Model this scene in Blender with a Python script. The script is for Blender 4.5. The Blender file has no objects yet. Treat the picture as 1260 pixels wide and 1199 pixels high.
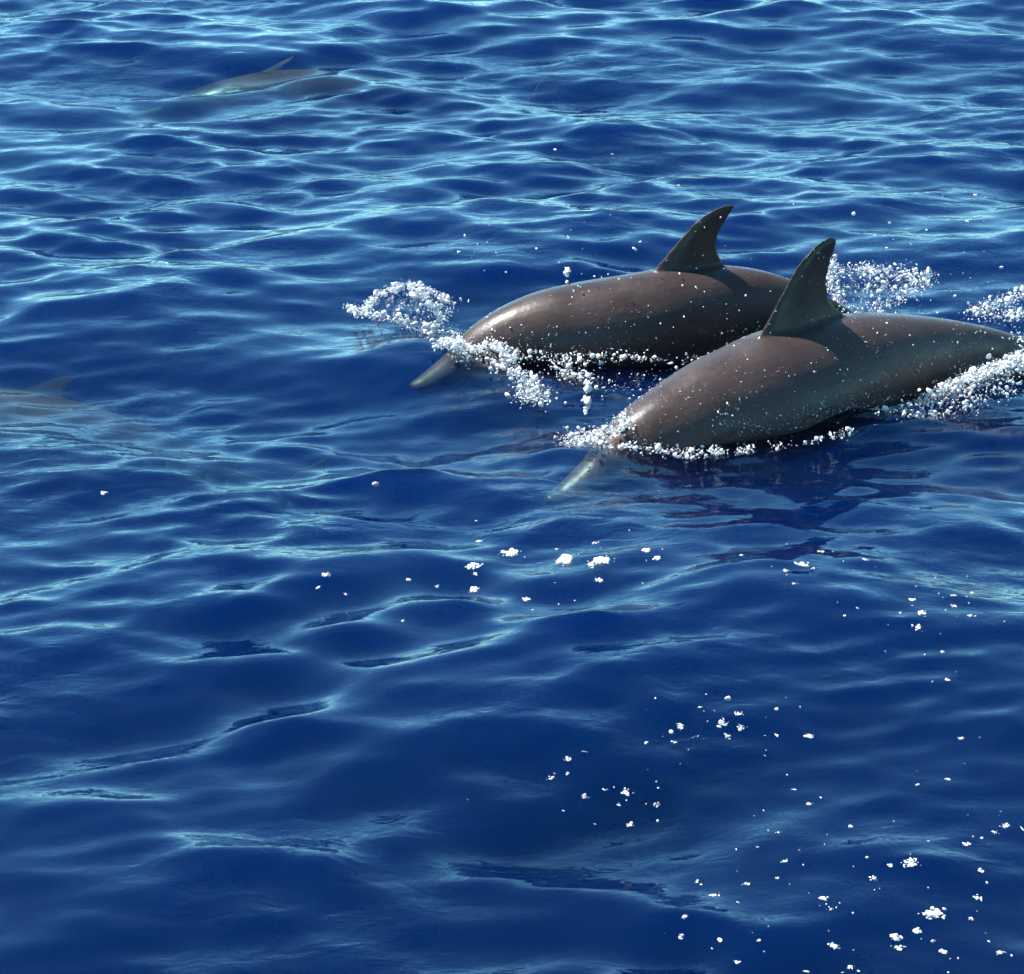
import bpy, bmesh, math, random
import numpy as np
from mathutils import Vector, Matrix

R = math.radians
sc = bpy.context.scene
col = sc.collection

# ------------------------------------------------------------------ camera
CAM_H, PITCH, VFOV = 3.6, 22.0, 18.0          # metres above the sea, degrees down, degrees
PW, PH = 1260.0, 1199.0                       # pixel frame of the photograph
FPX = PH / 2 / math.tan(R(VFOV / 2))
cam = bpy.data.cameras.new('camera')
cam.sensor_fit = 'VERTICAL'
cam.angle_y = R(VFOV)
cam.clip_start, cam.clip_end = 0.05, 20000
camera = bpy.data.objects.new('camera', cam)
camera.location = (0, 0, CAM_H)
camera.rotation_euler = (R(90 - PITCH), 0, 0)
col.objects.link(camera)
sc.camera = camera

# ------------------------------------------------------------------ sky and sun
SUN_AZ, SUN_EL = 298.0, 54.0                  # compass degrees (0 = away from camera, 90 = right)
world = bpy.data.worlds.new('World')
sc.world = world
world.use_nodes = True
wn, wl = world.node_tree.nodes, world.node_tree.links
bg = wn['Background']
sky = wn.new('ShaderNodeTexSky')
sky.sky_type = 'NISHITA'
sky.sun_disc = False
sky.sun_elevation = R(SUN_EL)
sky.sun_rotation = R(SUN_AZ)
sky.air_density, sky.dust_density, sky.ozone_density = 0.6, 0.0, 1.0
tint = wn.new('ShaderNodeMix'); tint.data_type = 'RGBA'; tint.blend_type = 'MULTIPLY'; tint.inputs[0].default_value = 1
tint.inputs[7].default_value = (.61, 1.03, .95, 1)          # the clear blue cast of the picture, the same over the whole sky
wl.new(sky.outputs[0], tint.inputs[6]); wl.new(tint.outputs[2], bg.inputs[0])
bg.inputs[1].default_value = 0.15
sun = bpy.data.lights.new('sun', 'SUN')
sun.energy, sun.angle, sun.color = 5.0, R(0.53), (1.0, 0.95, 0.88)
sun_o = bpy.data.objects.new('sun', sun)
sd = Vector((math.sin(R(SUN_AZ)) * math.cos(R(SUN_EL)), math.cos(R(SUN_AZ)) * math.cos(R(SUN_EL)), math.sin(R(SUN_EL))))
sun_o.rotation_euler = sd.to_track_quat('Z', 'Y').to_euler()
sun_o.location = sd * 30
col.objects.link(sun_o)

vs = sc.view_settings
vs.view_transform, vs.look, vs.exposure, vs.gamma = 'Standard', 'None', 1.65, 1.0
vs.use_curve_mapping = False
cy = sc.cycles
cy.use_denoising = True
cy.denoiser = 'OPENIMAGEDENOISE'
cy.denoising_prefilter = 'ACCURATE'
cy.max_bounces, cy.glossy_bounces, cy.transparent_max_bounces, cy.volume_bounces = 4, 3, 8, 0
cy.use_adaptive_sampling, cy.adaptive_threshold, cy.adaptive_min_samples = True, .03, 16
cy.caustics_reflective = cy.caustics_refractive = False
cy.sample_clamp_indirect = 6.0


# ------------------------------------------------------------------ helpers
def ray(u, v):
    """direction of a photo pixel"""
    a, b = (u - PW / 2) / FPX, (PH / 2 - v) / FPX
    c, s = math.cos(R(PITCH)), math.sin(R(PITCH))
    return np.array([a, c + b * s, -s + b * c])

EYE = np.array([0, 0, CAM_H])

def mesh_obj(name, verts, faces, material=None, parent=None, smooth=True):
    me = bpy.data.meshes.new(name)
    verts = np.asarray(verts, dtype=np.float32)
    faces = np.asarray(faces, dtype=np.int32)
    n, k = faces.shape
    me.vertices.add(len(verts))
    me.vertices.foreach_set('co', verts.ravel())
    me.loops.add(n * k)
    me.loops.foreach_set('vertex_index', faces.ravel())
    me.polygons.add(n)
    me.polygons.foreach_set('loop_start', np.arange(0, n * k, k, dtype=np.int32))
    me.polygons.foreach_set('loop_total', np.full(n, k, dtype=np.int32))
    if smooth:
        me.polygons.foreach_set('use_smooth', np.ones(n, dtype=bool))
    me.update()
    me.validate()
    o = bpy.data.objects.new(name, me)
    if material:
        me.materials.append(material)
    col.objects.link(o)
    if parent:
        o.parent = parent
    return o

def tag(o, label=None, cat=None, group=None, kind=None):
    for k, v in (('label', label), ('category', cat), ('group', group), ('kind', kind)):
        if v:
            o[k] = v
    return o

def empty(name, loc=(0, 0, 0)):
    o = bpy.data.objects.new(name, None)
    o.location = loc
    o.empty_display_size = 0.2
    col.objects.link(o)
    return o

def new_mat(name):
    m = bpy.data.materials.new(name)
    m.use_nodes = True
    nt = m.node_tree
    nt.nodes.clear()
    return m, nt, nt.nodes.new('ShaderNodeOutputMaterial')


# ------------------------------------------------------------------ the sea: wave field
rng = np.random.default_rng(11)
WAVES = []
def add_band(l0, l1, n, slope, main, spread, mod):
    """n sine trains, wavelengths l0..l1, with a total rms slope, heading 'main' degrees off the camera axis"""
    lam = np.exp(np.linspace(math.log(l0), math.log(l1), n) + rng.normal(0, .06, n))
    s = slope * math.sqrt(2.0 / n)
    for L in lam:
        k = 2 * math.pi / L
        th = R(main + rng.normal(0, spread))
        WAVES.append((k, math.sin(th), -math.cos(th), s / k, rng.uniform(0, 2 * math.pi), mod))
add_band(3.6, 1.7, 7, .035, 18, 16, 0)
add_band(1.7, .80, 14, .052, -24, 18, 0)
add_band(1.5, .75, 10, .040, 32, 14, 0)
add_band(.80, .40, 16, .068, -27, 13, 1)
add_band(.75, .38, 14, .060, 24, 14, 1)
add_band(.40, .20, 22, .080, -20, 20, 1)
add_band(.38, .19, 20, .074, 24, 20, 1)
add_band(.19, .09, 34, .068, 0, 34, 2)
CHOP, LEAN = 0.55, 0.25
BUMPS = []

PATCH = [(rng.uniform(1.2, 3.6), rng.uniform(0, 6.28), rng.uniform(0, 6.28)) for _ in range(7)]
def patchiness(x, y, seed):
    m = 0
    for i, (k, th, ph) in enumerate(PATCH):
        m = m + np.sin(k * (math.cos(th + seed) * x + 0.7 * math.sin(th + seed) * y) + ph + seed * 3 * i)
    return np.clip(1 + 0.22 * m, .7, 1.5)

RIDGES = []     # (pixel, height m, half-length m, front width, back width, turn degrees)

def ground(u, v, z=0.0):
    d = ray(u, v)
    return EYE + d * ((z - CAM_H) / d[2])

def ridge_sum(x, y):
    h = 0
    for cx, cy, a, hl, wf, wb, th in RIDGES:
        c, s = math.cos(th), math.sin(th)
        p = (x - cx) * c + (y - cy) * s           # along the crest
        q = -(x - cx) * s + (y - cy) * c          # away from the camera
        q = q + 0.10 * np.sin(p / hl * 2.6 + cx * 5) * hl + .03 * np.sin(p * 7 + cy)
        w = np.where(q < 0, wf, wb)
        h = h + a * (np.exp(-np.sqrt((q / w) ** 2 + .05)) - .35 * np.exp(-((q + 2.2 * wf) / (1.6 * wf)) ** 2)) * np.exp(-(p / hl) ** 2)
    for bx, by, bh, br in BUMPS:
        h = h + bh * np.exp(-((x - bx) ** 2 + (y - by) ** 2) / br ** 2)
    return h

def add_ridge(A, B, a, wf, wb):
    """a wave crest from photo pixel A to B: height, width of the near face and of the back"""
    g0, g1 = ground(*A), ground(*B)
    m, d = (g0 + g1) / 2, g1 - g0
    RIDGES.append((m[0], m[1], a * .45, np.linalg.norm(d) * .62, wf, wb * .9, math.atan2(d[1], d[0])))

add_ridge((560, 850), (1400, 905), .30, .95, 1.7)
add_ridge((340, 965), (860, 818), .062, .30, .80)
add_ridge((850, 815), (1080, 925), .060, .30, .80)
add_ridge((1060, 925), (1330, 985), .05, .28, .75)
add_ridge((-60, 410), (250, 372), .10, .42, 1.2)
add_ridge((140, 365), (430, 430), .07, .36, 1.1)
add_ridge((520, 285), (840, 262), .11, .46, 1.3)
add_ridge((-80, 640), (330, 632), .07, .34, .90)
add_ridge((200, 780), (560, 700), .04, .22, .60)
add_ridge((420, 560), (760, 520), .03, .20, .60)
add_ridge((250, 1150), (640, 1020), .028, .26, .70)
for A, B, a_ in (((0, 877), (254, 823), .024), ((173, 905), (421, 849), .020), ((15, 963), (228, 948), .014), ((0, 1011), (178, 976), .016), ((10, 1110), (163, 1096), .016), ((188, 1105), (305, 1077), .012),
                 ((366, 1123), (488, 1083), .016), ((284, 754), (421, 745), .018), ((152, 688), (284, 676), .018), ((560, 1010), (700, 930), .014), ((1000, 640), (1260, 700), .02), ((900, 780), (1200, 830), .022)):
    add_ridge(A, B, a_, .11, .26)
for (u, v, h_, r_) in ((712, 578, .06, .26), (528, 448, .065, .26)):     # water piled up over the beaks
    g = ground(u, v); BUMPS.append((g[0], g[1], h_, r_))

def displace(x, y, spacing=None):
    dx = np.zeros_like(x); dy = np.zeros_like(x); dz = np.zeros_like(x)
    mods = {0: 1.0, 1: patchiness(x, y, 0.0), 2: patchiness(x * 1.3, y * 1.3, 1.7)}
    for k, cx, cy, A, ph, mod in WAVES:
        amp = A * mods[mod]
        if spacing is not None:
            amp = amp * np.clip((2 * math.pi / k / spacing - 2.5) / 2.5, 0, 1)
        t = k * (cx * x + cy * y) + ph
        sn, cs = np.sin(t), np.cos(t)
        dz += amp * cs
        dx -= CHOP * amp * cx * sn
        dy -= CHOP * amp * cy * sn
    dz = dz + ridge_sum(x, y)
    dy -= LEAN * dz                               # wind-driven: crests lean, near faces steeper than backs
    return dx, dy, dz

def sea_z(x, y):
    """height of the displaced surface over world points"""
    x = np.atleast_1d(np.asarray(x, float)); y = np.atleast_1d(np.asarray(y, float))
    a, b = x.copy(), y.copy()
    for _ in range(4):
        dx, dy, dz = displace(a, b)
        a, b = x - dx, y - dy
    return displace(a, b)[2]

def hit_sea(uv):
    """where photo pixels meet the water"""
    D = np.array([ray(u, v) for u, v in uv])
    z = np.zeros(len(D))
    for _ in range(9):
        p = EYE + D * ((z - CAM_H) / D[:, 2])[:, None]
        z = .5 * z + .5 * sea_z(p[:, 0], p[:, 1])
    return np.stack([p[:, 0], p[:, 1], z], -1)

def grid_lines(start, dense_end, s0, s1, far, ratio=1.14):
    out = [start]; s = s0
    while out[-1] < dense_end:
        f = (out[-1] - start) / (dense_end - start)
        out.append(out[-1] + s0 + (s1 - s0) * f)
    s = s1
    while out[-1] < far:
        s *= ratio
        out.append(out[-1] + s)
    return out

def back_lines(start, s0, far, ratio=1.3):
    out = []; p = start; s = s0
    while p > -far:
        s *= ratio
        p -= s
        out.append(p)
    return out[::-1]

def build_sea(material):
    xs = np.array(grid_lines(0, 3.7, .0108, .0125, 3000))
    xs = np.concatenate([-xs[:0:-1], xs])
    ys = np.array(back_lines(5.3, .012, 3000) + grid_lines(5.3, 17.5, .0125, .034, 3000))
    gx, gy = np.gradient(xs), np.gradient(ys)
    X, Y = np.meshgrid(xs, ys)
    S = np.maximum(*np.meshgrid(gx, gy * .55))
    dx, dy, dz = displace(X, Y, S)
    V = np.stack([X + dx, Y + dy, dz], -1).reshape(-1, 3)
    ny, nx = X.shape
    idx = np.arange(nx * ny).reshape(ny, nx)
    F = np.stack([idx[:-1, :-1], idx[:-1, 1:], idx[1:, 1:], idx[1:, :-1]], -1).reshape(-1, 4)
    # close the body of water: skirt and bed
    ring = np.concatenate([idx[0, :], idx[1:, -1], idx[-1, -2::-1], idx[-2:0:-1, 0]])
    low = V[ring].copy(); low[:, 2] = -14.0
    n0 = len(V)
    V = np.concatenate([V, low, [[0, 0, -14.0]]])
    m = len(ring); j = np.arange(m); j2 = (j + 1) % m
    side = np.stack([ring[j2], ring[j], n0 + j, n0 + j2], -1)
    F = np.concatenate([F, side])
    o = mesh_obj('sea', V, F, material)
    bm = bmesh.new(); bm.from_mesh(o.data)
    bm.verts.ensure_lookup_table()
    c = bm.verts[n0 + m]
    for a in range(m):
        bm.faces.new((bm.verts[n0 + (a + 1) % m], bm.verts[n0 + a], c))
    bm.to_mesh(o.data); bm.free()
    return o

def sea_material():
    m, nt, out = new_mat('sea_water')
    N, L = nt.nodes, nt.links
    tc = N.new('ShaderNodeTexCoord')
    mp = N.new('ShaderNodeMapping'); mp.inputs['Scale'].default_value = (1, 1.5, 1)
    L.new(tc.outputs['Object'], mp.inputs[0])
    n1 = N.new('ShaderNodeTexNoise'); n1.inputs['Scale'].default_value = 9; n1.inputs['Detail'].default_value = 3; n1.inputs['Roughness'].default_value = .5
    n1.inputs['Distortion'].default_value = .6
    n2 = N.new('ShaderNodeTexNoise'); n2.inputs['Scale'].default_value = 1.1; n2.inputs['Detail'].default_value = 2
    L.new(mp.outputs[0], n1.inputs[0]); L.new(tc.outputs['Object'], n2.inputs[0])
    mr = N.new('ShaderNodeMapRange'); mr.inputs[1].default_value = .42; mr.inputs[2].default_value = .62
    mr.inputs[3].default_value = .15; mr.inputs[4].default_value = 1
    L.new(n2.outputs[0], mr.inputs[0])
    mul = N.new('ShaderNodeMath'); mul.operation = 'MULTIPLY'
    L.new(n1.outputs[0], mul.inputs[0]); L.new(mr.outputs[0], mul.inputs[1])
    bp = N.new('ShaderNodeBump'); bp.inputs['Strength'].default_value = .55; bp.inputs['Distance'].default_value = .012
    n5 = N.new('ShaderNodeTexNoise'); n5.inputs['Scale'].default_value = 27; n5.inputs['Detail'].default_value = 2; n5.inputs['Distortion'].default_value = .8
    L.new(mp.outputs[0], n5.inputs[0])
    m5 = N.new('ShaderNodeMath'); m5.operation = 'MULTIPLY_ADD'; m5.inputs[1].default_value = .16
    L.new(n5.outputs[0], m5.inputs[0]); L.new(mul.outputs[0], m5.inputs[2])
    L.new(m5.outputs[0], bp.inputs['Height'])
    fr = N.new('ShaderNodeFresnel'); fr.inputs[0].default_value = 1.333
    gl = N.new('ShaderNodeBsdfGlossy'); gl.inputs['Roughness'].default_value = .025
    tr = N.new('ShaderNodeBsdfTransparent')
    L.new(bp.outputs[0], fr.inputs['Normal']); L.new(bp.outputs[0], gl.inputs['Normal'])
    mx = N.new('ShaderNodeMixShader')
    L.new(fr.outputs[0], mx.inputs[0]); L.new(tr.outputs[0], mx.inputs[1]); L.new(gl.outputs[0], mx.inputs[2])
    L.new(mx.outputs[0], out.inputs['Surface'])
    # the body of the water: blue scattering, strong red and some green absorption
    sct = N.new('ShaderNodeVolumeScatter'); sct.inputs['Color'].default_value = (.0001, .0108, .100, 1); sct.inputs['Density'].default_value = 2.6
    ab = N.new('ShaderNodeVolumeAbsorption'); ab.inputs['Color'].default_value = (0.0, .48, .42, 1); ab.inputs['Density'].default_value = 2.1
    ad = N.new('ShaderNodeAddShader')
    L.new(sct.outputs[0], ad.inputs[0]); L.new(ab.outputs[0], ad.inputs[1])
    L.new(ad.outputs[0], out.inputs['Volume'])
    return m

sea = build_sea(sea_material())
tag(sea, 'deep blue rippling open sea reflecting pale sky', 'sea', kind='structure')


# ------------------------------------------------------------------ dolphins
def dolphin_material():
    m, nt, out = new_mat('wet_dolphin_skin')
    N, L = nt.nodes, nt.links
    p = N.new('ShaderNodeBsdfPrincipled')
    at = N.new('ShaderNodeAttribute'); at.attribute_name = 'pale'       # 0 on the back, 1 on the belly
    tc = N.new('ShaderNodeTexCoord')
    n1 = N.new('ShaderNodeTexNoise'); n1.inputs['Scale'].default_value = 3.5; n1.inputs['Detail'].default_value = 4
    L.new(tc.outputs['Object'], n1.inputs[0])
    ad = N.new('ShaderNodeMath'); ad.operation = 'MULTIPLY_ADD'; ad.inputs[1].default_value = .35; ad.inputs[2].default_value = -.175
    L.new(n1.outputs[0], ad.inputs[0])
    ad2 = N.new('ShaderNodeMath'); ad2.operation = 'ADD'
    L.new(at.outputs['Fac'], ad2.inputs[0]); L.new(ad.outputs[0], ad2.inputs[1])
    cr = N.new('ShaderNodeValToRGB')
    e = cr.color_ramp.elements
    e[0].position, e[0].color = .0, (.020, .0128, .0118, 1)
    e[1].position, e[1].color = 1.0, (.30, .25, .23, 1)
    a = e.new(.35); a.color = (.050, .0335, .0305, 1)
    b = e.new(.62); b.color = (.084, .060, .055, 1)
    L.new(ad2.outputs[0], cr.inputs[0])
    # pale flecks of the spotted flank
    vo = N.new('ShaderNodeTexNoise'); vo.inputs['Scale'].default_value = 60; vo.inputs['Detail'].default_value = 2
    L.new(tc.outputs['Object'], vo.inputs[0])
    sp = N.new('ShaderNodeMapRange'); sp.inputs[1].default_value = .62; sp.inputs[2].default_value = .72; sp.inputs[3].default_value = 0; sp.inputs[4].default_value = .35
    L.new(vo.outputs[0], sp.inputs[0])
    ms = N.new('ShaderNodeMath'); ms.operation = 'MULTIPLY'
    L.new(sp.outputs[0], ms.inputs[0]); L.new(at.outputs['Fac'], ms.inputs[1])
    mc = N.new('ShaderNodeMix'); mc.data_type = 'RGBA'; mc.inputs[7].default_value = (.20, .17, .16, 1)
    L.new(ms.outputs[0], mc.inputs[0]); L.new(cr.outputs[0], mc.inputs[6])
    L.new(mc.outputs[2], p.inputs['Base Color'])
    rr_ = N.new('ShaderNodeMapRange'); rr_.inputs[1].default_value = .35; rr_.inputs[2].default_value = .65; rr_.inputs[3].default_value = .26; rr_.inputs[4].default_value = .5
    n4 = N.new('ShaderNodeTexNoise'); n4.inputs['Scale'].default_value = 7; n4.inputs['Detail'].default_value = 5
    L.new(tc.outputs['Object'], n4.inputs[0]); L.new(n4.outputs[0], rr_.inputs[0]); L.new(rr_.outputs[0], p.inputs['Roughness'])
    p.inputs['IOR'].default_value = 1.33
    p.inputs['Specular IOR Level'].default_value = .4
    n3 = N.new('ShaderNodeTexNoise'); n3.inputs['Scale'].default_value = 26; n3.inputs['Detail'].default_value = 3
    L.new(tc.outputs['Object'], n3.inputs[0])
    bp = N.new('ShaderNodeBump'); bp.inputs['Strength'].default_value = .18; bp.inputs['Distance'].default_value = .01
    L.new(n3.outputs[0], bp.inputs['Height']); L.new(bp.outputs[0], p.inputs['Normal'])
    L.new(p.outputs[0], out.inputs['Surface'])
    return m

SKIN = dolphin_material()
def plain(name, colour, rough, coat=0):
    m, nt, out = new_mat(name)
    p = nt.nodes.new('ShaderNodeBsdfPrincipled')
    n = nt.nodes.new('ShaderNodeTexNoise'); n.inputs['Scale'].default_value = 40
    mx = nt.nodes.new('ShaderNodeMix'); mx.data_type = 'RGBA'
    mx.inputs[6].default_value = (*[c * .8 for c in colour], 1); mx.inputs[7].default_value = (*colour, 1)
    nt.links.new(n.outputs[0], mx.inputs[0]); nt.links.new(mx.outputs[2], p.inputs['Base Color'])
    p.inputs['Roughness'].default_value = rough
    p.inputs['Coat Weight'].default_value = coat
    nt.links.new(p.outputs[0], out.inputs['Surface'])
    return m
EYE_MAT = plain('dark_eye', (.008, .007, .007), .08, 1)

def spline(P, n):
    """Catmull-Rom through P, n points at equal arc length"""
    P = np.asarray(P, float)
    Q = np.vstack([2 * P[0] - P[1], P, 2 * P[-1] - P[-2]])
    out = []
    for i in range(1, len(Q) - 2):
        t = np.linspace(0, 1, 24, endpoint=False)[:, None]
        a, b, c, d = Q[i - 1], Q[i], Q[i + 1], Q[i + 2]
        out.append(.5 * (2 * b + (c - a) * t + (2 * a - 5 * b + 4 * c - d) * t ** 2 + (3 * b - a - 3 * c + d) * t ** 3))
    out = np.vstack(out + [P[-1:]])
    s = np.r_[0, np.cumsum(np.linalg.norm(np.diff(out, axis=0), axis=1))]
    u = np.linspace(0, s[-1], n)
    return np.stack([np.interp(u, s, out[:, k]) for k in range(P.shape[1])], -1), s[-1]

# fraction of body length from the beak tip: body height, body width, (as fractions of the length)
PROFILE = np.array([
    (0, .014, .020), (.012, .030, .042), (.04, .040, .055), (.07, .050, .065), (.088, .060, .072), (.105, .075, .080), (.13, .099, .098),
    (.17, .122, .118), (.22, .142, .138), (.30, .168, .164), (.38, .183, .176), (.46, .184, .172), (.54, .170, .152), (.62, .146, .122),
    (.70, .116, .088), (.78, .088, .058), (.86, .064, .036), (.92, .046, .024), (.97, .030, .020), (1, .014, .016)])

def loft(rings, cap=True):
    V = np.vstack(rings); n, k = len(rings), len(rings[0])
    F = []
    for i in range(n - 1):
        for j in range(k):
            a, b = i * k + j, i * k + (j + 1) % k
            F.append((a, b, b + k, a + k))
    if cap:
        V = np.vstack([V, rings[0].mean(0), rings[-1].mean(0)])
        for j in range(k):
            F.append((n * k, (j + 1) % k, j, j)); F.append((n * k + 1, (n - 1) * k + j, (n - 1) * k + (j + 1) % k, (n - 1) * k + (j + 1) % k))
    return V, F

def fin_loft(lead, trail, side, thick):
    """lead/trail: matching points (n,3) root to tip; side: unit vector of the thickness; thick: fraction of chord"""
    prof = [(0, 0), (.05, .42), (.15, .78), (.3, 1), (.5, .9), (.7, .6), (.88, .28), (1, .06)]
    rings = []
    for l, t in zip(lead, trail):
        c = np.linalg.norm(t - l)
        up = [l + (t - l) * f + side * g * c * thick / 2 for f, g in prof]
        dn = [l + (t - l) * f - side * g * c * thick / 2 for f, g in prof[-1:0:-1]]
        rings.append(np.array(up + dn))
    return loft(rings)

def build_dolphin(name, dorsal, fin_lead, fin_trail, to_world, roll=0.0, pec_pose=(-.35, -.5)):
    """dorsal, fin_*: points (s, z) in the plane of symmetry, s growing to the tail; to_world maps (s, lateral, z)"""
    n = 90
    D, length = spline(dorsal, n)
    t = np.linspace(0, 1, n)
    Hh = np.interp(t, PROFILE[:, 0], PROFILE[:, 1]) * length
    Ww = np.interp(t, PROFILE[:, 0], PROFILE[:, 2]) * length
    ker = np.array([1, 2, 3, 2, 1.]) / 9
    for a in (Hh, Ww):
        a[2:-2] = np.convolve(a, ker, 'valid')
    T = np.gradient(D, axis=0); T /= np.linalg.norm(T, axis=1)[:, None]
    for _ in range(6):
        T[1:-1] = (T[:-2] + T[1:-1] * 2 + T[2:]) / 4
    T /= np.linalg.norm(T, axis=1)[:, None]
    Nn = np.stack([-T[:, 1], T[:, 0]], -1)           # up
    C = D - Nn * Hh[:, None] / 2
    parts = []
    ang = np.linspace(0, 2 * math.pi, 40, endpoint=False)
    rings = []
    for i in range(n):
        ca, sa = np.cos(ang), np.sin(ang)
        w = Ww[i] / 2 * np.sign(ca) * np.abs(ca) ** .92 * (1 - .10 * np.maximum(sa, 0))    # a little narrower along the back
        h = Hh[i] / 2 * sa
        p = np.stack([C[i, 0] + Nn[i, 0] * h, w, C[i, 1] + Nn[i, 1] * h], -1)
        rings.append(p)
    parts.append(loft(rings))
    # dorsal fin
    L, _ = spline(fin_lead, 22); Tr, _ = spline(fin_trail, 22)
    as3 = lambda P: np.stack([P[:, 0], np.zeros(len(P)), P[:, 1]], -1)
    L3, T3 = as3(L), as3(Tr)
    root = (T3[0] - L3[0]); dn = np.array([.25 * 0, 0, -1.0])
    L3 = np.vstack([L3[0] + root * .12 + dn * .07 * length / 2.2, L3]); T3 = np.vstack([T3[0] - root * .05 + dn * .07 * length / 2.2, T3])
    parts.append(fin_loft(L3, T3, np.array([0, 1.0, 0]), .17))
    # pectoral fins
    i = int(.25 * n)
    for sgn in (-1, 1):
        base = np.array([C[i, 0] - Nn[i, 0] * Hh[i] * .26, sgn * Ww[i] * .36, C[i, 1] - Nn[i, 1] * Hh[i] * .26])
        tang = np.array([T[i, 0], 0, T[i, 1]])
        out = np.array([0, sgn, 0]) * .62 + np.array([-Nn[i, 0], 0, -Nn[i, 1]]) * .55 + tang * .62
        out /= np.linalg.norm(out)
        k = length / 2.2
        q = np.linspace(0, 1, 12)
        span = .34 * k
        ld = np.array([base - tang * .06 * k + out * span * a + tang * .09 * k * a ** 2 for a in q])
        ch = np.interp(q, [0, .2, .5, .8, 1], [.125, .13, .10, .06, .012]) * k
        td = ld + tang * ch[:, None]
        sd_ = np.cross(out, tang); sd_ /= np.linalg.norm(sd_)
        parts.append(fin_loft(ld, td, sd_, .17))
    # tail flukes
    i = n - 4
    tang = np.array([T[i, 0], 0, T[i, 1]]); up = np.array([Nn[i, 0], 0, Nn[i, 1]])
    k = length / 2.2
    c0 = np.array([C[i, 0], 0, C[i, 1]])
    for sgn in (-1, 1):
        q = np.linspace(0, 1, 16)
        yv = np.array([0, sgn, 0])
        ld = np.array([c0 - tang * .10 * k + yv * .29 * k * a + tang * (.02 + .23 * a ** 1.35) * k for a in q])
        ch = np.interp(q, [0, .15, .4, .7, .9, 1], [.17, .18, .15, .095, .045, .012]) * k
        td = ld + tang * ch[:, None]
        parts.append(fin_loft(ld, td, up, .13))
    # one continuous skin
    V, F, off = [], [], 0
    for v, f in parts:
        V.append(v); F += [tuple(dict.fromkeys(x + off for x in ff)) for ff in f]; off += len(v)
    V = np.vstack(V)
    me = bpy.data.meshes.new('tmp'); me.from_pydata(V.tolist(), [], F); me.update()
    bm = bmesh.new(); bm.from_mesh(me); bmesh.ops.recalc_face_normals(bm, faces=bm.faces); bm.to_mesh(me); bm.free()
    tmp = bpy.data.objects.new('tmp', me); col.objects.link(tmp)
    md = tmp.modifiers.new('r', 'REMESH'); md.mode = 'VOXEL'; md.voxel_size = .0065 * length / 2.2
    sm = tmp.modifiers.new('s', 'SMOOTH'); sm.factor = .5; sm.iterations = 6
    dg = bpy.context.evaluated_depsgraph_get()
    body_me = bpy.data.meshes.new_from_object(tmp.evaluated_get(dg))
    bpy.data.objects.remove(tmp); bpy.data.meshes.remove(me)
    co = np.empty(len(body_me.vertices) * 3, np.float32); body_me.vertices.foreach_get('co', co); co = co.reshape(-1, 3)
    # countershading: 0 on the back, 1 on the belly
    d2 = ((co[:, None, [0, 2]][:, 0] [:, None] - C[None, ::3]) ** 2).sum(-1)
    ci = d2.argmin(1) * 3
    rel = ((co[:, [0, 2]] - C[ci]) * Nn[ci]).sum(1) / np.maximum(Hh[ci] / 2, .02)
    tt = t[ci]
    pale = .26 + .74 * np.clip((-.35 - rel) / .5, 0, 1) - .12 * np.clip(rel - .6, 0, .4) / .4
    pale = np.clip(pale + .10 * np.clip((.125 - tt) / .05, 0, 1), 0, 1)              # the light beak
    pale = np.where(rel > 1.02, .05, pale)
    lat = np.abs(co[:, 1]) / np.maximum(Ww[ci] / 2, .01)
    pale = np.where(lat > 1.15, .30, pale)
    W = to_world(co)
    body_me.vertices.foreach_set('co', W.astype(np.float32).ravel())
    at = body_me.attributes.new('pale', 'FLOAT', 'POINT'); at.data.foreach_set('value', pale.astype(np.float32))
    body_me.polygons.foreach_set('use_smooth', np.ones(len(body_me.polygons), bool))
    body_me.materials.clear(); body_me.materials.append(SKIN)
    body_me.name = 'body'
    body_me.update()
    centre = to_world(np.array([[C[n // 2, 0], 0, C[n // 2, 1] - Hh[n // 2] / 2]]))[0]
    root = empty(name, centre)
    body = bpy.data.objects.new('body', body_me); col.objects.link(body)
    body.parent = root; body.matrix_parent_inverse = Matrix.Translation(-Vector(centre))
    # eyes
    i = int(.152 * n)
    for sgn in (-1, 1):
        e = np.array([[C[i, 0] - Nn[i, 0] * Hh[i] * .10, sgn * Ww[i] * .482, C[i, 1] - Nn[i, 1] * Hh[i] * .10]])
        e = to_world(e)[0]
        bm = bmesh.new(); bmesh.ops.create_icosphere(bm, subdivisions=3, radius=.0125 * k)
        em = bpy.data.meshes.new('eye'); bm.to_mesh(em); bm.free()
        for pl in em.polygons: pl.use_smooth = True
        em.materials.append(EYE_MAT)
        eo = bpy.data.objects.new('eye', em); col.objects.link(eo)
        eo.scale = (1.2, .8, 1); eo.parent = root; eo.location = Vector(e) - Vector(centre)
    return root, body, W

class Plane:
    """upright plane of symmetry of a dolphin, through a ground point, tail heading yaw degrees away from the camera"""
    def __init__(self, u, v, yaw, lean=0.0):
        self.p = ground(u, v); self.d = np.array([math.cos(R(yaw)), math.sin(R(yaw)), 0]); self.n = np.array([-self.d[1], self.d[0], 0])
        self.lean = lean
    def sz(self, u, v):
        d = ray(u, v)
        t = np.dot(self.p - EYE, self.n) / np.dot(d, self.n)
        q = EYE + d * t - self.p
        return (np.dot(q, self.d), q[2])
    def world(self, c):
        s, y, z = c[:, 0], c[:, 1], c[:, 2]
        return self.p + self.d * s[:, None] + self.n * y[:, None] + np.array([0, 0, 1.0]) * z[:, None]
    def pts(self, P):
        return np.array([self.sz(*p) for p in P])

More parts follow.
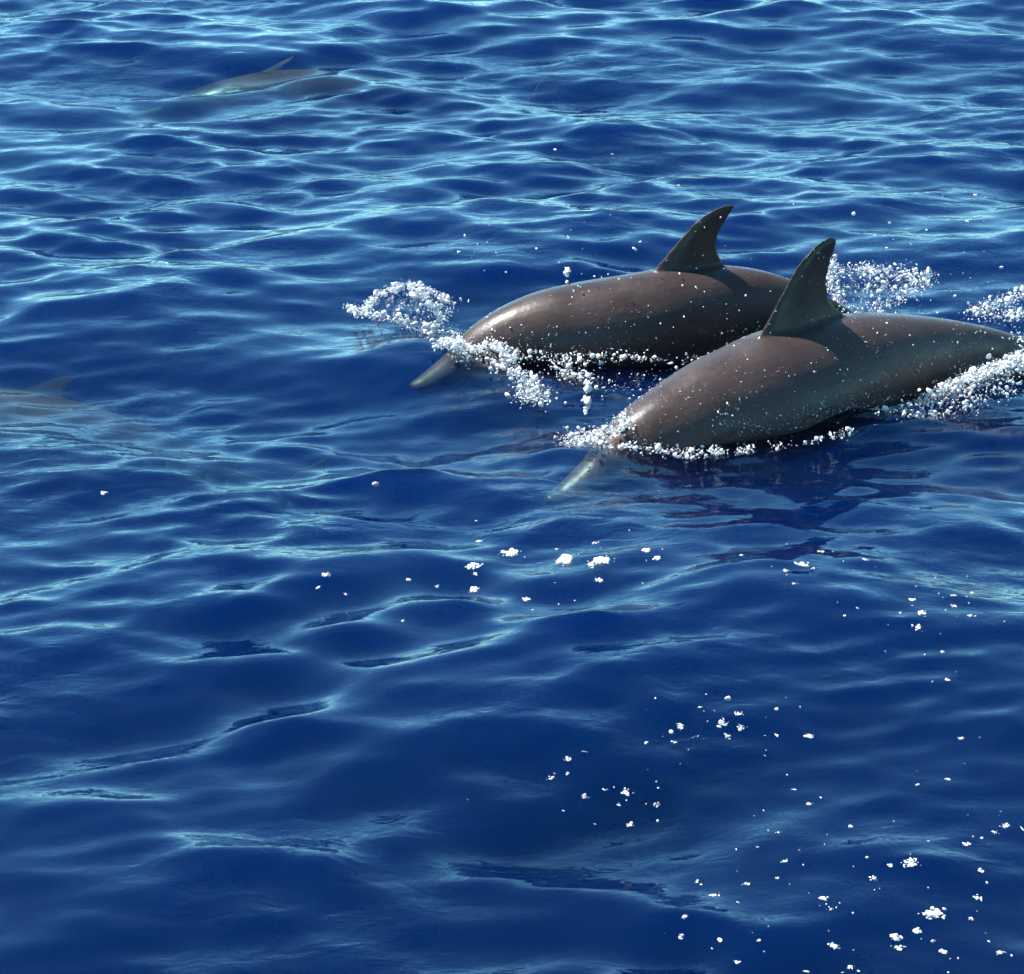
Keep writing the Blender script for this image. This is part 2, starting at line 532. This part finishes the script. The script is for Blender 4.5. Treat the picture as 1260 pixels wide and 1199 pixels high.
# the near dolphin
pn = Plane(800, 543, 30)
near_dorsal = pn.pts([(652, 606), (690, 584), (722, 560), (748, 534), (780, 506), (815, 481), (860, 452), (905, 430), (945, 412), (1000, 396), (1050, 388), (1100, 387), (1150, 391), (1200, 399), (1245, 411), (1300, 432), (1345, 455)])
near_dorsal[:4, 1] -= (.05, .045, .03, .005)
near_dorsal[0] = near_dorsal[0] * .5 + near_dorsal[1] * .5       # the beak dips well under
near_lead = pn.pts([(928, 424), (944, 396), (962, 362), (980, 330), (998, 308), (1012, 296), (1024, 291)])
near_trail = pn.pts([(1052, 392), (1034, 383), (1021, 368), (1018, 345), (1023, 320), (1029, 302), (1030, 293)])
near, near_body, near_co = build_dolphin('dolphin', near_dorsal, near_lead, near_trail, pn.world)
tag(near, 'wet grey dolphin with tall upright fin, back arched, speckled flank, in front of another dolphin', 'dolphin', 'dolphins swimming together')

# the far dolphin
pf = Plane(650, 430, 10)
far_dorsal = pf.pts([(492, 466), (520, 448), (545, 434), (562, 420), (585, 401), (620, 379), (665, 361), (720, 349), (765, 342), (810, 334), (850, 329), (890, 328), (930, 332), (970, 343), (1010, 360), (1050, 384), (1090, 412), (1130, 440)])
far_dorsal[:4, 1] -= (.045, .04, .02, .005)
far_dorsal[0] = far_dorsal[0] * .6 + far_dorsal[1] * .4
far_lead = pf.pts([(800, 338), (820, 314), (842, 288), (862, 268), (880, 257), (893, 252), (901, 251)])
far_trail = pf.pts([(893, 328), (886, 316), (882, 304), (884, 290), (892, 274), (901, 260), (905, 253)])
far, far_body, far_co = build_dolphin('dolphin', far_dorsal, far_lead, far_trail, pf.world)
tag(far, 'dark grey dolphin with its eye at the waterline, partly hidden behind the other dolphin', 'dolphin', 'dolphins swimming together')

# two more, under the surface
def place(px, z_top, yaw, roll, pitch=0.0):
    """generic dolphin, middle of its back under pixel px; yaw of the tail, roll about its axis"""
    g = ground(*px)
    q = np.linspace(-.5, .5, 5)
    z_top += float(sea_z(*[a.ravel() for a in np.meshgrid(g[0] + q, g[1] + q)]).mean())      # depth under the local water level
    cr, sr, cp, sp, cw, sw = math.cos(R(roll)), math.sin(R(roll)), math.cos(R(pitch)), math.sin(R(pitch)), math.cos(R(yaw)), math.sin(R(yaw))
    def f(c):
        x, y, z = c[:, 0] - 1.0, c[:, 1], c[:, 2] + .2
        y, z = y * cr - z * sr, y * sr + z * cr
        x, z = x * cp - z * sp, x * sp + z * cp
        x, y = x * cw - y * sw, x * sw + y * cw
        return np.stack([x + g[0], y + g[1], z + z_top - .2], -1)
    return f
STRAIGHT = [(0, -.13), (.10, -.125), (.18, -.11), (.22, -.085), (.30, -.045), (.45, -.01), (.7, .0), (1.0, .0), (1.3, -.01), (1.6, -.045), (1.9, -.085), (2.1, -.11)]
ARCHED = [(a, b - .24 * (a - 1) ** 2) for a, b in STRAIGHT]
F_LEAD = [(.86, -.01), (.93, .06), (1.0, .13), (1.06, .18), (1.11, .205), (1.15, .21)]
F_TRAIL = [(1.22, -.02), (1.16, .02), (1.125, .07), (1.12, .12), (1.135, .17), (1.16, .205)]
third, third_body, _ = build_dolphin('dolphin', ARCHED, F_LEAD, F_TRAIL, place((10, 446), -.11, -4, -72, -4))
tag(third, 'submerged dolphin showing greenish through the face of a wave, ahead of the surfacing pair', 'dolphin', 'dolphins swimming together')
fourth, fourth_body, _ = build_dolphin('dolphin', ARCHED, F_LEAD, F_TRAIL, place((405, 62), -.10, 4, 62, 0))
tag(fourth, 'faint submerged dolphin blurred under the ripples, far beyond the other dolphins', 'dolphin', 'dolphins swimming together')

# ------------------------------------------------------------------ white water
def foam_material():
    m, nt, out = new_mat('white_water')
    N, L = nt.nodes, nt.links
    p = N.new('ShaderNodeBsdfPrincipled')
    tc = N.new('ShaderNodeTexCoord')
    n = N.new('ShaderNodeTexNoise'); n.inputs['Scale'].default_value = 70; n.inputs['Detail'].default_value = 3
    L.new(tc.outputs['Object'], n.inputs[0])
    cr = N.new('ShaderNodeValToRGB')
    e = cr.color_ramp.elements
    e[0].position, e[0].color = .35, (.30, .34, .38, 1)
    e[1].position, e[1].color = .60, (.86, .84, .82, 1)
    L.new(n.outputs[0], cr.inputs[0]); L.new(cr.outputs[0], p.inputs['Base Color'])
    p.inputs['Roughness'].default_value = .15
    p.inputs['IOR'].default_value = 1.33
    p.inputs['Specular IOR Level'].default_value = .6
    tr = N.new('ShaderNodeBsdfTransparent')
    mx = N.new('ShaderNodeMixShader'); mx.inputs[0].default_value = .80
    L.new(tr.outputs[0], mx.inputs[1]); L.new(p.outputs[0], mx.inputs[2])
    L.new(mx.outputs[0], out.inputs['Surface'])
    return m
FOAM = foam_material()

def ico(sub):
    bm = bmesh.new(); bmesh.ops.create_icosphere(bm, subdivisions=sub, radius=1)
    V = np.array([v.co[:] for v in bm.verts]); F = np.array([[v.index for v in f.verts] for f in bm.faces]); bm.free()
    return V, F
ICO1, ICO2 = ico(1), ico(2)
srng = np.random.default_rng(5)

def beads(name, P, rad, parent=None, stretch=.6, flat=1.0, material=None):
    """one mesh of uneven water drops"""
    P = np.asarray(P); rad = np.asarray(rad)
    Vs, Fs, off = [], [], 0
    for sel, (bv, bf) in ((rad < .005, ICO1), (rad >= .005, ICO2)):
        p, r = P[sel], rad[sel]
        n = len(p)
        if not n: continue
        q = srng.normal(size=(n, 4)); q /= np.linalg.norm(q, axis=1)[:, None]
        w, x, y, z = q.T
        M = np.stack([1 - 2 * (y * y + z * z), 2 * (x * y - z * w), 2 * (x * z + y * w), 2 * (x * y + z * w), 1 - 2 * (x * x + z * z), 2 * (y * z - x * w),
                      2 * (x * z - y * w), 2 * (y * z + x * w), 1 - 2 * (x * x + y * y)], -1).reshape(n, 3, 3)
        sc3 = np.exp(srng.normal(0, 1, (n, 1, 3)) * np.where(r < .003, stretch, min(stretch, .32))[:, None, None])
        lump = 1 + .22 * np.sin(bv @ srng.normal(0, 2.2, (3, 1)) + srng.uniform(0, 6, (n, 1, 1)))
        v = np.einsum('nij,nkj->nki', M, bv[None] * sc3 * lump) * r[:, None, None]
        v[:, :, 2] *= flat
        v = v + p[:, None, :]
        Vs.append(v.reshape(-1, 3)); Fs.append((bf[None] + (np.arange(n) * len(bv))[:, None, None]).reshape(-1, 3) + off)
        off += n * len(bv)
    return mesh_obj(name, np.vstack(Vs), np.vstack(Fs), material or FOAM, parent)

def along(path, spread, n, ref, depth=.07, r0=.0009, r1=.010, squash=.8, clump=.62):
    """drops scattered round a photo polyline, standing over the water at pixel ref; returns points, radii"""
    y0 = ground(*ref)[1]
    if n > 40: n = int(n * 1.9)
    r1 = min(r1, .0085)
    P = np.array(path, float)
    if len(P) == 1: P = np.vstack([P, P])
    seg = np.r_[0, np.cumsum(np.linalg.norm(np.diff(P, axis=0), axis=1) + 1e-6)]
    nc = max(3, n // 12)
    tc = srng.uniform(0, seg[-1], nc)
    t = np.where(srng.random(n) < clump, tc[srng.integers(0, nc, n)] + srng.normal(0, spread * .5, n), srng.uniform(0, seg[-1], n))
    t = np.clip(t, 0, seg[-1])
    u = np.interp(t, seg, P[:, 0]) + srng.normal(0, spread, n)
    v = np.interp(t, seg, P[:, 1]) + srng.normal(0, spread * squash, n)
    yy = y0 + srng.normal(0, depth, n)
    pts = []
    for a, b, y in zip(u, v, yy):
        d = ray(a, b); pts.append(EYE + d * (y / d[1]))
    pts = np.array(pts)
    sz = sea_z(pts[:, 0], pts[:, 1])
    pts[:, 2] = np.maximum(pts[:, 2], sz - .001)
    r = np.clip(r0 * srng.random(n) ** -.55, r0, r1)
    return pts, r

SPLASHES = []
def splash(name, label, runs):
    P, rr = zip(*[along(**r) for r in runs])
    o = beads(name, np.vstack(P), np.hstack(rr))
    SPLASHES.append(o)
    return tag(o, label, 'splash', 'white water thrown up by the dolphins', 'stuff')

def run(path, spread, n, ref, **k):
    return dict(path=path, spread=spread, n=n, ref=ref, **k)

c = (505, 405)
splash('splash', 'arched crown of white splash thrown up ahead of the beak of the dolphin behind', [
    run([(428, 378), (445, 384), (470, 391), (505, 397)], 3.5, 260, c, r1=.013), run([(447, 386), (455, 372), (468, 361), (484, 354), (502, 350)], 3.2, 240, c, r1=.014),
    run([(502, 350), (520, 364), (534, 380), (545, 396)], 3.5, 240, c, r1=.012), run([(504, 350), (530, 357), (548, 367), (560, 378)], 2.5, 130, c, r1=.008),
    run([(555, 380), (550, 390), (540, 396)], 3, 50, c, r1=.008), run([(500, 380), (520, 376)], 6, 36, c, r1=.007), run([(515, 358), (548, 380)], 6, 70, c, r1=.006), run([(510, 400), (535, 414), (560, 420)], 9, 160, c)])
c = (600, 452)
splash('splash', 'white foam curling round the head and eye of the dolphin behind', [
    run([(537, 428), (556, 419), (574, 425)], 4, 260, c, r1=.010), run([(556, 430), (590, 432)], 5, 180, c), run([(588, 432), (604, 423), (618, 428), (627, 442), (620, 455), (602, 459)], 4, 480, c, r1=.012),
    run([(556, 478), (585, 474), (612, 466)], 7, 130, c), run([(630, 455), (650, 470), (655, 490), (672, 506)], 8, 330, (655, 490), r1=.013), run([(640, 488), (668, 492)], 7, 170, (655, 498), r1=.012)])
c = (760, 448)
splash('splash', 'thin line of white bubbles along the flank of the dolphin behind', [
    run([(622, 436), (680, 440), (720, 440), (770, 438)], 7, 330, c), run([(680, 446), (700, 460), (730, 470)], 9, 110, (700, 470)), run([(770, 439), (830, 443), (880, 440)], 4, 100, c, r1=.005),
    run([(880, 440), (905, 434), (925, 427)], 4, 120, (900, 445), r1=.007), run([(722, 458), (722, 512)], 1.6, 26, (722, 520), depth=.01, r0=.005), run([(700, 328), (699, 350)], 1.8, 7, (700, 412), depth=.01, r0=.004),
    run([(700, 500), (780, 470), (840, 462)], 12, 60, (770, 490), r1=.005)])
c = (750, 552)
splash('splash', 'broken white water where the head of the speckled front dolphin enters the sea', [
    run([(702, 538), (740, 535), (770, 522)], 6, 260, c, r1=.010), run([(768, 530), (772, 514)], 5, 200, (775, 545), r1=.010), run([(690, 548), (730, 548), (765, 550)], 5, 230, c),
    run([(762, 548), (800, 556), (840, 560), (865, 562)], 4, 300, (820, 562), r1=.009), run([(875, 556), (890, 557)], 4, 70, (885, 562), r1=.010), run([(908, 555), (925, 556)], 4, 50, (915, 562), r1=.008)])
c = (1150, 500)
splash('splash', 'sparkling white spray trailing along the tail of the speckled front dolphin', [
    run([(1050, 526), (1090, 512), (1130, 496), (1170, 478), (1210, 462), (1262, 440)], 6, 900, c, r1=.011), run([(1150, 482), (1200, 462), (1265, 436)], 5, 600, c, r1=.010),
    run([(1070, 530), (1120, 515), (1180, 500), (1255, 470)], 10, 420, (1160, 515), r1=.006), run([(950, 552), (1000, 545), (1050, 530)], 4, 70, (1000, 556), r1=.006), run([(1200, 448), (1230, 425), (1262, 415)], 6, 220, (1230, 445), r1=.008)])
c = (1085, 398)
splash('splash', 'burst of white spray behind the tall fin of the front dolphin', [
    run([(1023, 318), (1024, 350), (1036, 378), (1050, 386)], 5, 330, c, r1=.013), run([(1028, 336), (1070, 330), (1095, 334)], 5, 190, c, r1=.012), run([(1095, 336), (1145, 340)], 7, 110, c, r1=.012),
    run([(1070, 382), (1100, 372), (1125, 356), (1148, 338)], 6, 220, c, r1=.010), run([(1040, 350), (1130, 350)], 12, 130, c, r1=.006)])
c = (1235, 402)
splash('splash', 'white froth in the wake beyond the tail of the front dolphin', [
    run([(1190, 386), (1220, 376), (1265, 360)], 6, 260, c, r1=.011), run([(1212, 392), (1240, 388), (1265, 386)], 6, 150, c, r1=.009)])
y0 = ground(800, 445)[1]
pts = []
for _ in range(170):
    a, b = srng.uniform(560, 1262), 445 - abs(srng.normal(0, 95))
    d = ray(a, b); p = EYE + d * ((y0 + srng.normal(0, .25)) / d[1])
    if p[2] > .03: pts.append(p)
o = beads('flying_drops', pts, np.clip(.0013 * srng.random(len(pts)) ** -.5, .0013, .006))
tag(o, 'scattered tiny water drops flying over the backs of the two dolphins', 'water drops', 'white water thrown up by the dolphins', 'stuff')

# drops clinging to the wet backs
for root, body, n_, low in ((near, near_body, 1500, .8), (far, far_body, 520, .5)):
    me = body.data
    co = np.empty(len(me.vertices) * 3, np.float32); me.vertices.foreach_get('co', co); co = co.reshape(-1, 3)
    no = np.empty(len(co) * 3, np.float32); me.vertex_normals.foreach_get('vector', no); no = no.reshape(-1, 3)
    pale = np.empty(len(co), np.float32); me.attributes['pale'].data.foreach_get('value', pale)
    ok = (co[:, 2] > .03) & (no[:, 1] < .35)
    wgt = ok * (.08 + np.clip((.2 - co[:, 2]) / .2, 0, 1) ** 1.5)
    blot = np.sin(co[:, 0] * 11 + 2 * np.sin(co[:, 2] * 17)) * np.sin(co[:, 2] * 23 + co[:, 0] * 5) > -.1
    wgt = wgt * (.15 + blot); wgt /= wgt.sum()
    pick = srng.choice(len(co), n_, p=wgt)
    r = np.clip(.0007 * srng.random(n_) ** -.45, .0007, .0034)
    d = beads('clinging_drops', co[pick] + no[pick] * r[:, None] * .3, r, root, stretch=.4)
    d.matrix_parent_inverse = Matrix.Translation(-root.location)
    d['kind'] = 'stuff'

# ------------------------------------------------------------------ foam flecks drifting on the water
CROPS = [((620, 600), [(148, 175, 50), (232, 180, 60), (345, 153, 25), (372, 172, 25), (230, 224, 25), (55, 270, 25), (222, 134, 18), (20, 158, 40), (720, 188, 35), (767, 157, 20), (682, 202, 20),
    (703, 233, 18), (878, 177, 20), (1012, 303, 26), (988, 272, 22), (1092, 288, 20), (1130, 312, 18), (1002, 338, 24), (1090, 262, 18), (1062, 398, 18), (1075, 466, 18), (530, 573, 30), (428, 580, 24),
    (413, 617, 16), (570, 548, 24), (573, 582, 24), (660, 536, 16), (740, 602, 28), (660, 600, 16), (543, 602, 18), (405, 592, 12), (155, 658, 22), (115, 705, 18), (195, 749, 20), (296, 738, 26),
    (371, 768, 20), (278, 769, 14), (307, 817, 20), (156, 694, 14), (740, 767, 18), (667, 836, 14), (841, 822, 10), (588, 960, 20), (510, 988, 26), (896, 948, 20), (437, 1040, 18), (985, 910, 40),
    (936, 916, 20), (1040, 1034, 55), (1155, 928, 20), (1215, 820, 26), (1148, 993, 22), (951, 1090, 34), (958, 1116, 28), (1001, 1075, 24), (1063, 1124, 26), (1205, 1126, 24), (1132, 1046, 16),
    (800, 1112, 30), (773, 995, 24), (793, 1022, 16), (618, 1097, 14), (565, 1150, 20), (840, 1162, 20), (523, 1096, 12), (468, 955, 16), (663, 946, 14), (680, 905, 20), (1120, 865, 24), (1108, 607, 18),
    (1190, 836, 20), (1075, 707, 18), (1003, 720, 14), (1040, 1100, 14), (430, 1088, 20)]),
    ((0, 600), [(1145, 191, 40), (1150, 248, 32), (790, 212, 24), (836, 258, 14), (975, 323, 14), (1160, 130, 18), (1232, 160, 40), (1152, 208, 16), (990, 225, 10), (1058, 240, 14), (770, 243, 10), (250, 14, 20)])]
def fleck_words(u, v):
    """which cluster of flecks a fleck belongs to"""
    if v < 745 and u < 850: return 'in the loose row ahead of the front dolphin', 'foam row ahead of the front dolphin'
    if v < 745 and u < 1080: return 'beside the dark reflection of the front dolphin fin', 'foam by the fin reflection'
    if v < 860 and u > 1080: return 'on bright ripples beside the front dolphin', 'foam on the bright ripples'
    if v < 920 and u < 1010: return 'on the dark wave face under the peaked crest', 'foam under the peaked crest'
    if v < 1030 and u < 820: return 'at the foot of the long curved crest', 'foam under the long curved crest'
    return 'scattered over the dark smooth water', 'foam on the dark smooth water'
flecks = [(ox + cu * .508, oy + cv * .508, w * .508) for (ox, oy), L in CROPS for cu, cv, w in L]
FP = hit_sea([(u, v) for u, v, w in flecks])
specks = []
def tilt(p):
    """local slope of the water, for lumps that lie on it"""
    e = .01
    z = sea_z([p[0], p[0] + e, p[0]], [p[1], p[1], p[1] + e])
    return (z[1] - z[0]) / e, (z[2] - z[0]) / e
for (u, v, w), p in zip(flecks, FP):
    k = np.linalg.norm(p - EYE) / FPX             # metres per pixel there
    if w < 7:
        specks.append((p, w * k / 2)); continue
    n_ = int(np.clip(w * 2.2, 16, 60))
    half = w * k / 2
    q = np.stack([srng.normal(0, half * .42, n_), srng.normal(0, half * .34, n_), np.zeros(n_)], -1)
    rr = half * np.clip(.10 * srng.random(n_) ** -.5, .09, .36) * np.exp(-(q[:, 0] / half) ** 2 * .6)
    tx, ty = tilt(p)
    q[:, 2] = q[:, 0] * tx + q[:, 1] * ty + rr * .05
    f = beads('foam_fleck', q, rr, stretch=.25, flat=.6)
    f.location = p
    words, grp = fleck_words(u, v)
    tag(f, ('large lumpy' if w > 15 else 'small') + ' white foam fleck ' + words, 'foam', grp)
L = CROPS[0][1]
uv = []
for _ in range(170):
    cu, cv, w = L[srng.integers(0, len(L))]
    uv.append((620 + cu * .508 + srng.normal(0, 34), min(1197, 600 + cv * .508 + srng.normal(0, 22))))
specks += [(p, srng.uniform(.0010, .0030)) for p in hit_sea(uv)]
specks += [(p, .007) for p in hit_sea(((683, 184), (754, 190), (572, 290), (462, 596), (126, 606), (205, 324), (835, 228), (1200, 240)))]
o = beads('foam_specks', [p for p, r in specks], [r for p, r in specks], flat=.7)
tag(o, 'tiny white foam specks sprinkled over the water between the foam flecks', 'foam', kind='stuff')

# ------------------------------------------------------------------ thin torn sheets of water inside the splashes
def film_material():
    m, nt, out = new_mat('torn_water_film')
    N, L = nt.nodes, nt.links
    tc = N.new('ShaderNodeTexCoord')
    n = N.new('ShaderNodeTexNoise'); n.inputs['Scale'].default_value = 34; n.inputs['Detail'].default_value = 5; n.inputs['Roughness'].default_value = .65; n.inputs['Distortion'].default_value = 1.4
    L.new(tc.outputs['Object'], n.inputs[0])
    mr = N.new('ShaderNodeMapRange'); mr.inputs[1].default_value = .52; mr.inputs[2].default_value = .70; mr.inputs[3].default_value = .02; mr.inputs[4].default_value = .7
    L.new(n.outputs[0], mr.inputs[0])
    p = N.new('ShaderNodeBsdfPrincipled'); p.inputs['Base Color'].default_value = (.78, .78, .78, 1); p.inputs['Roughness'].default_value = .2; p.inputs['IOR'].default_value = 1.33
    bp = N.new('ShaderNodeBump'); bp.inputs['Strength'].default_value = .6; bp.inputs['Distance'].default_value = .01
    L.new(n.outputs[0], bp.inputs['Height']); L.new(bp.outputs[0], p.inputs['Normal'])
    tr = N.new('ShaderNodeBsdfTransparent')
    mx = N.new('ShaderNodeMixShader')
    L.new(mr.outputs[0], mx.inputs[0]); L.new(tr.outputs[0], mx.inputs[1]); L.new(p.outputs[0], mx.inputs[2])
    L.new(mx.outputs[0], out.inputs['Surface'])
    return m
FILM = film_material()

def film(owner, top, bottom, ref, bulge, nu=46, nv=14):
    """a torn sheet between two photo polylines, standing over the water at ref and bulging towards the viewer"""
    y0 = ground(*ref)[1]
    T, _ = spline(top, nu); B, _ = spline(bottom, nu)
    V = []
    for i in range(nu):
        for j in range(nv):
            f = j / (nv - 1)
            px = T[i] * (1 - f) + B[i] * f
            y = y0 - bulge * math.sin(math.pi * i / (nu - 1)) * (.3 + f) + srng.normal(0, .004) + .02 * math.sin(i * .9) * math.sin(j * .7)
            d = ray(*px); V.append(EYE + d * (y / d[1]))
    V = np.array(V); V[:, 2] = np.maximum(V[:, 2], sea_z(V[:, 0], V[:, 1]) + .003)
    idx = np.arange(nu * nv).reshape(nu, nv)
    F = np.stack([idx[:-1, :-1], idx[1:, :-1], idx[1:, 1:], idx[:-1, 1:]], -1).reshape(-1, 4)
    return mesh_obj('water_film', V, F, FILM, owner)
film(SPLASHES[0], [(440, 380), (462, 364), (502, 350), (538, 361), (560, 380)], [(440, 386), (475, 394), (508, 400), (535, 402), (552, 398)], (505, 405), .06)
film(SPLASHES[1], [(540, 424), (560, 417), (590, 428), (606, 422), (624, 432)], [(545, 434), (566, 434), (596, 438), (606, 456), (628, 452)], (600, 452), .03)
film(SPLASHES[3], [(705, 536), (740, 532), (766, 516), (778, 514)], [(700, 548), (740, 548), (768, 546), (782, 550)], (750, 552), .03)
film(SPLASHES[4], [(1095, 505), (1140, 484), (1190, 460), (1262, 428)], [(1100, 516), (1145, 502), (1200, 482), (1262, 458)], (1160, 500), .04)
film(SPLASHES[5], [(1022, 322), (1050, 330), (1090, 332), (1146, 338)], [(1036, 384), (1060, 386), (1095, 376), (1140, 350)], (1085, 398), .05)
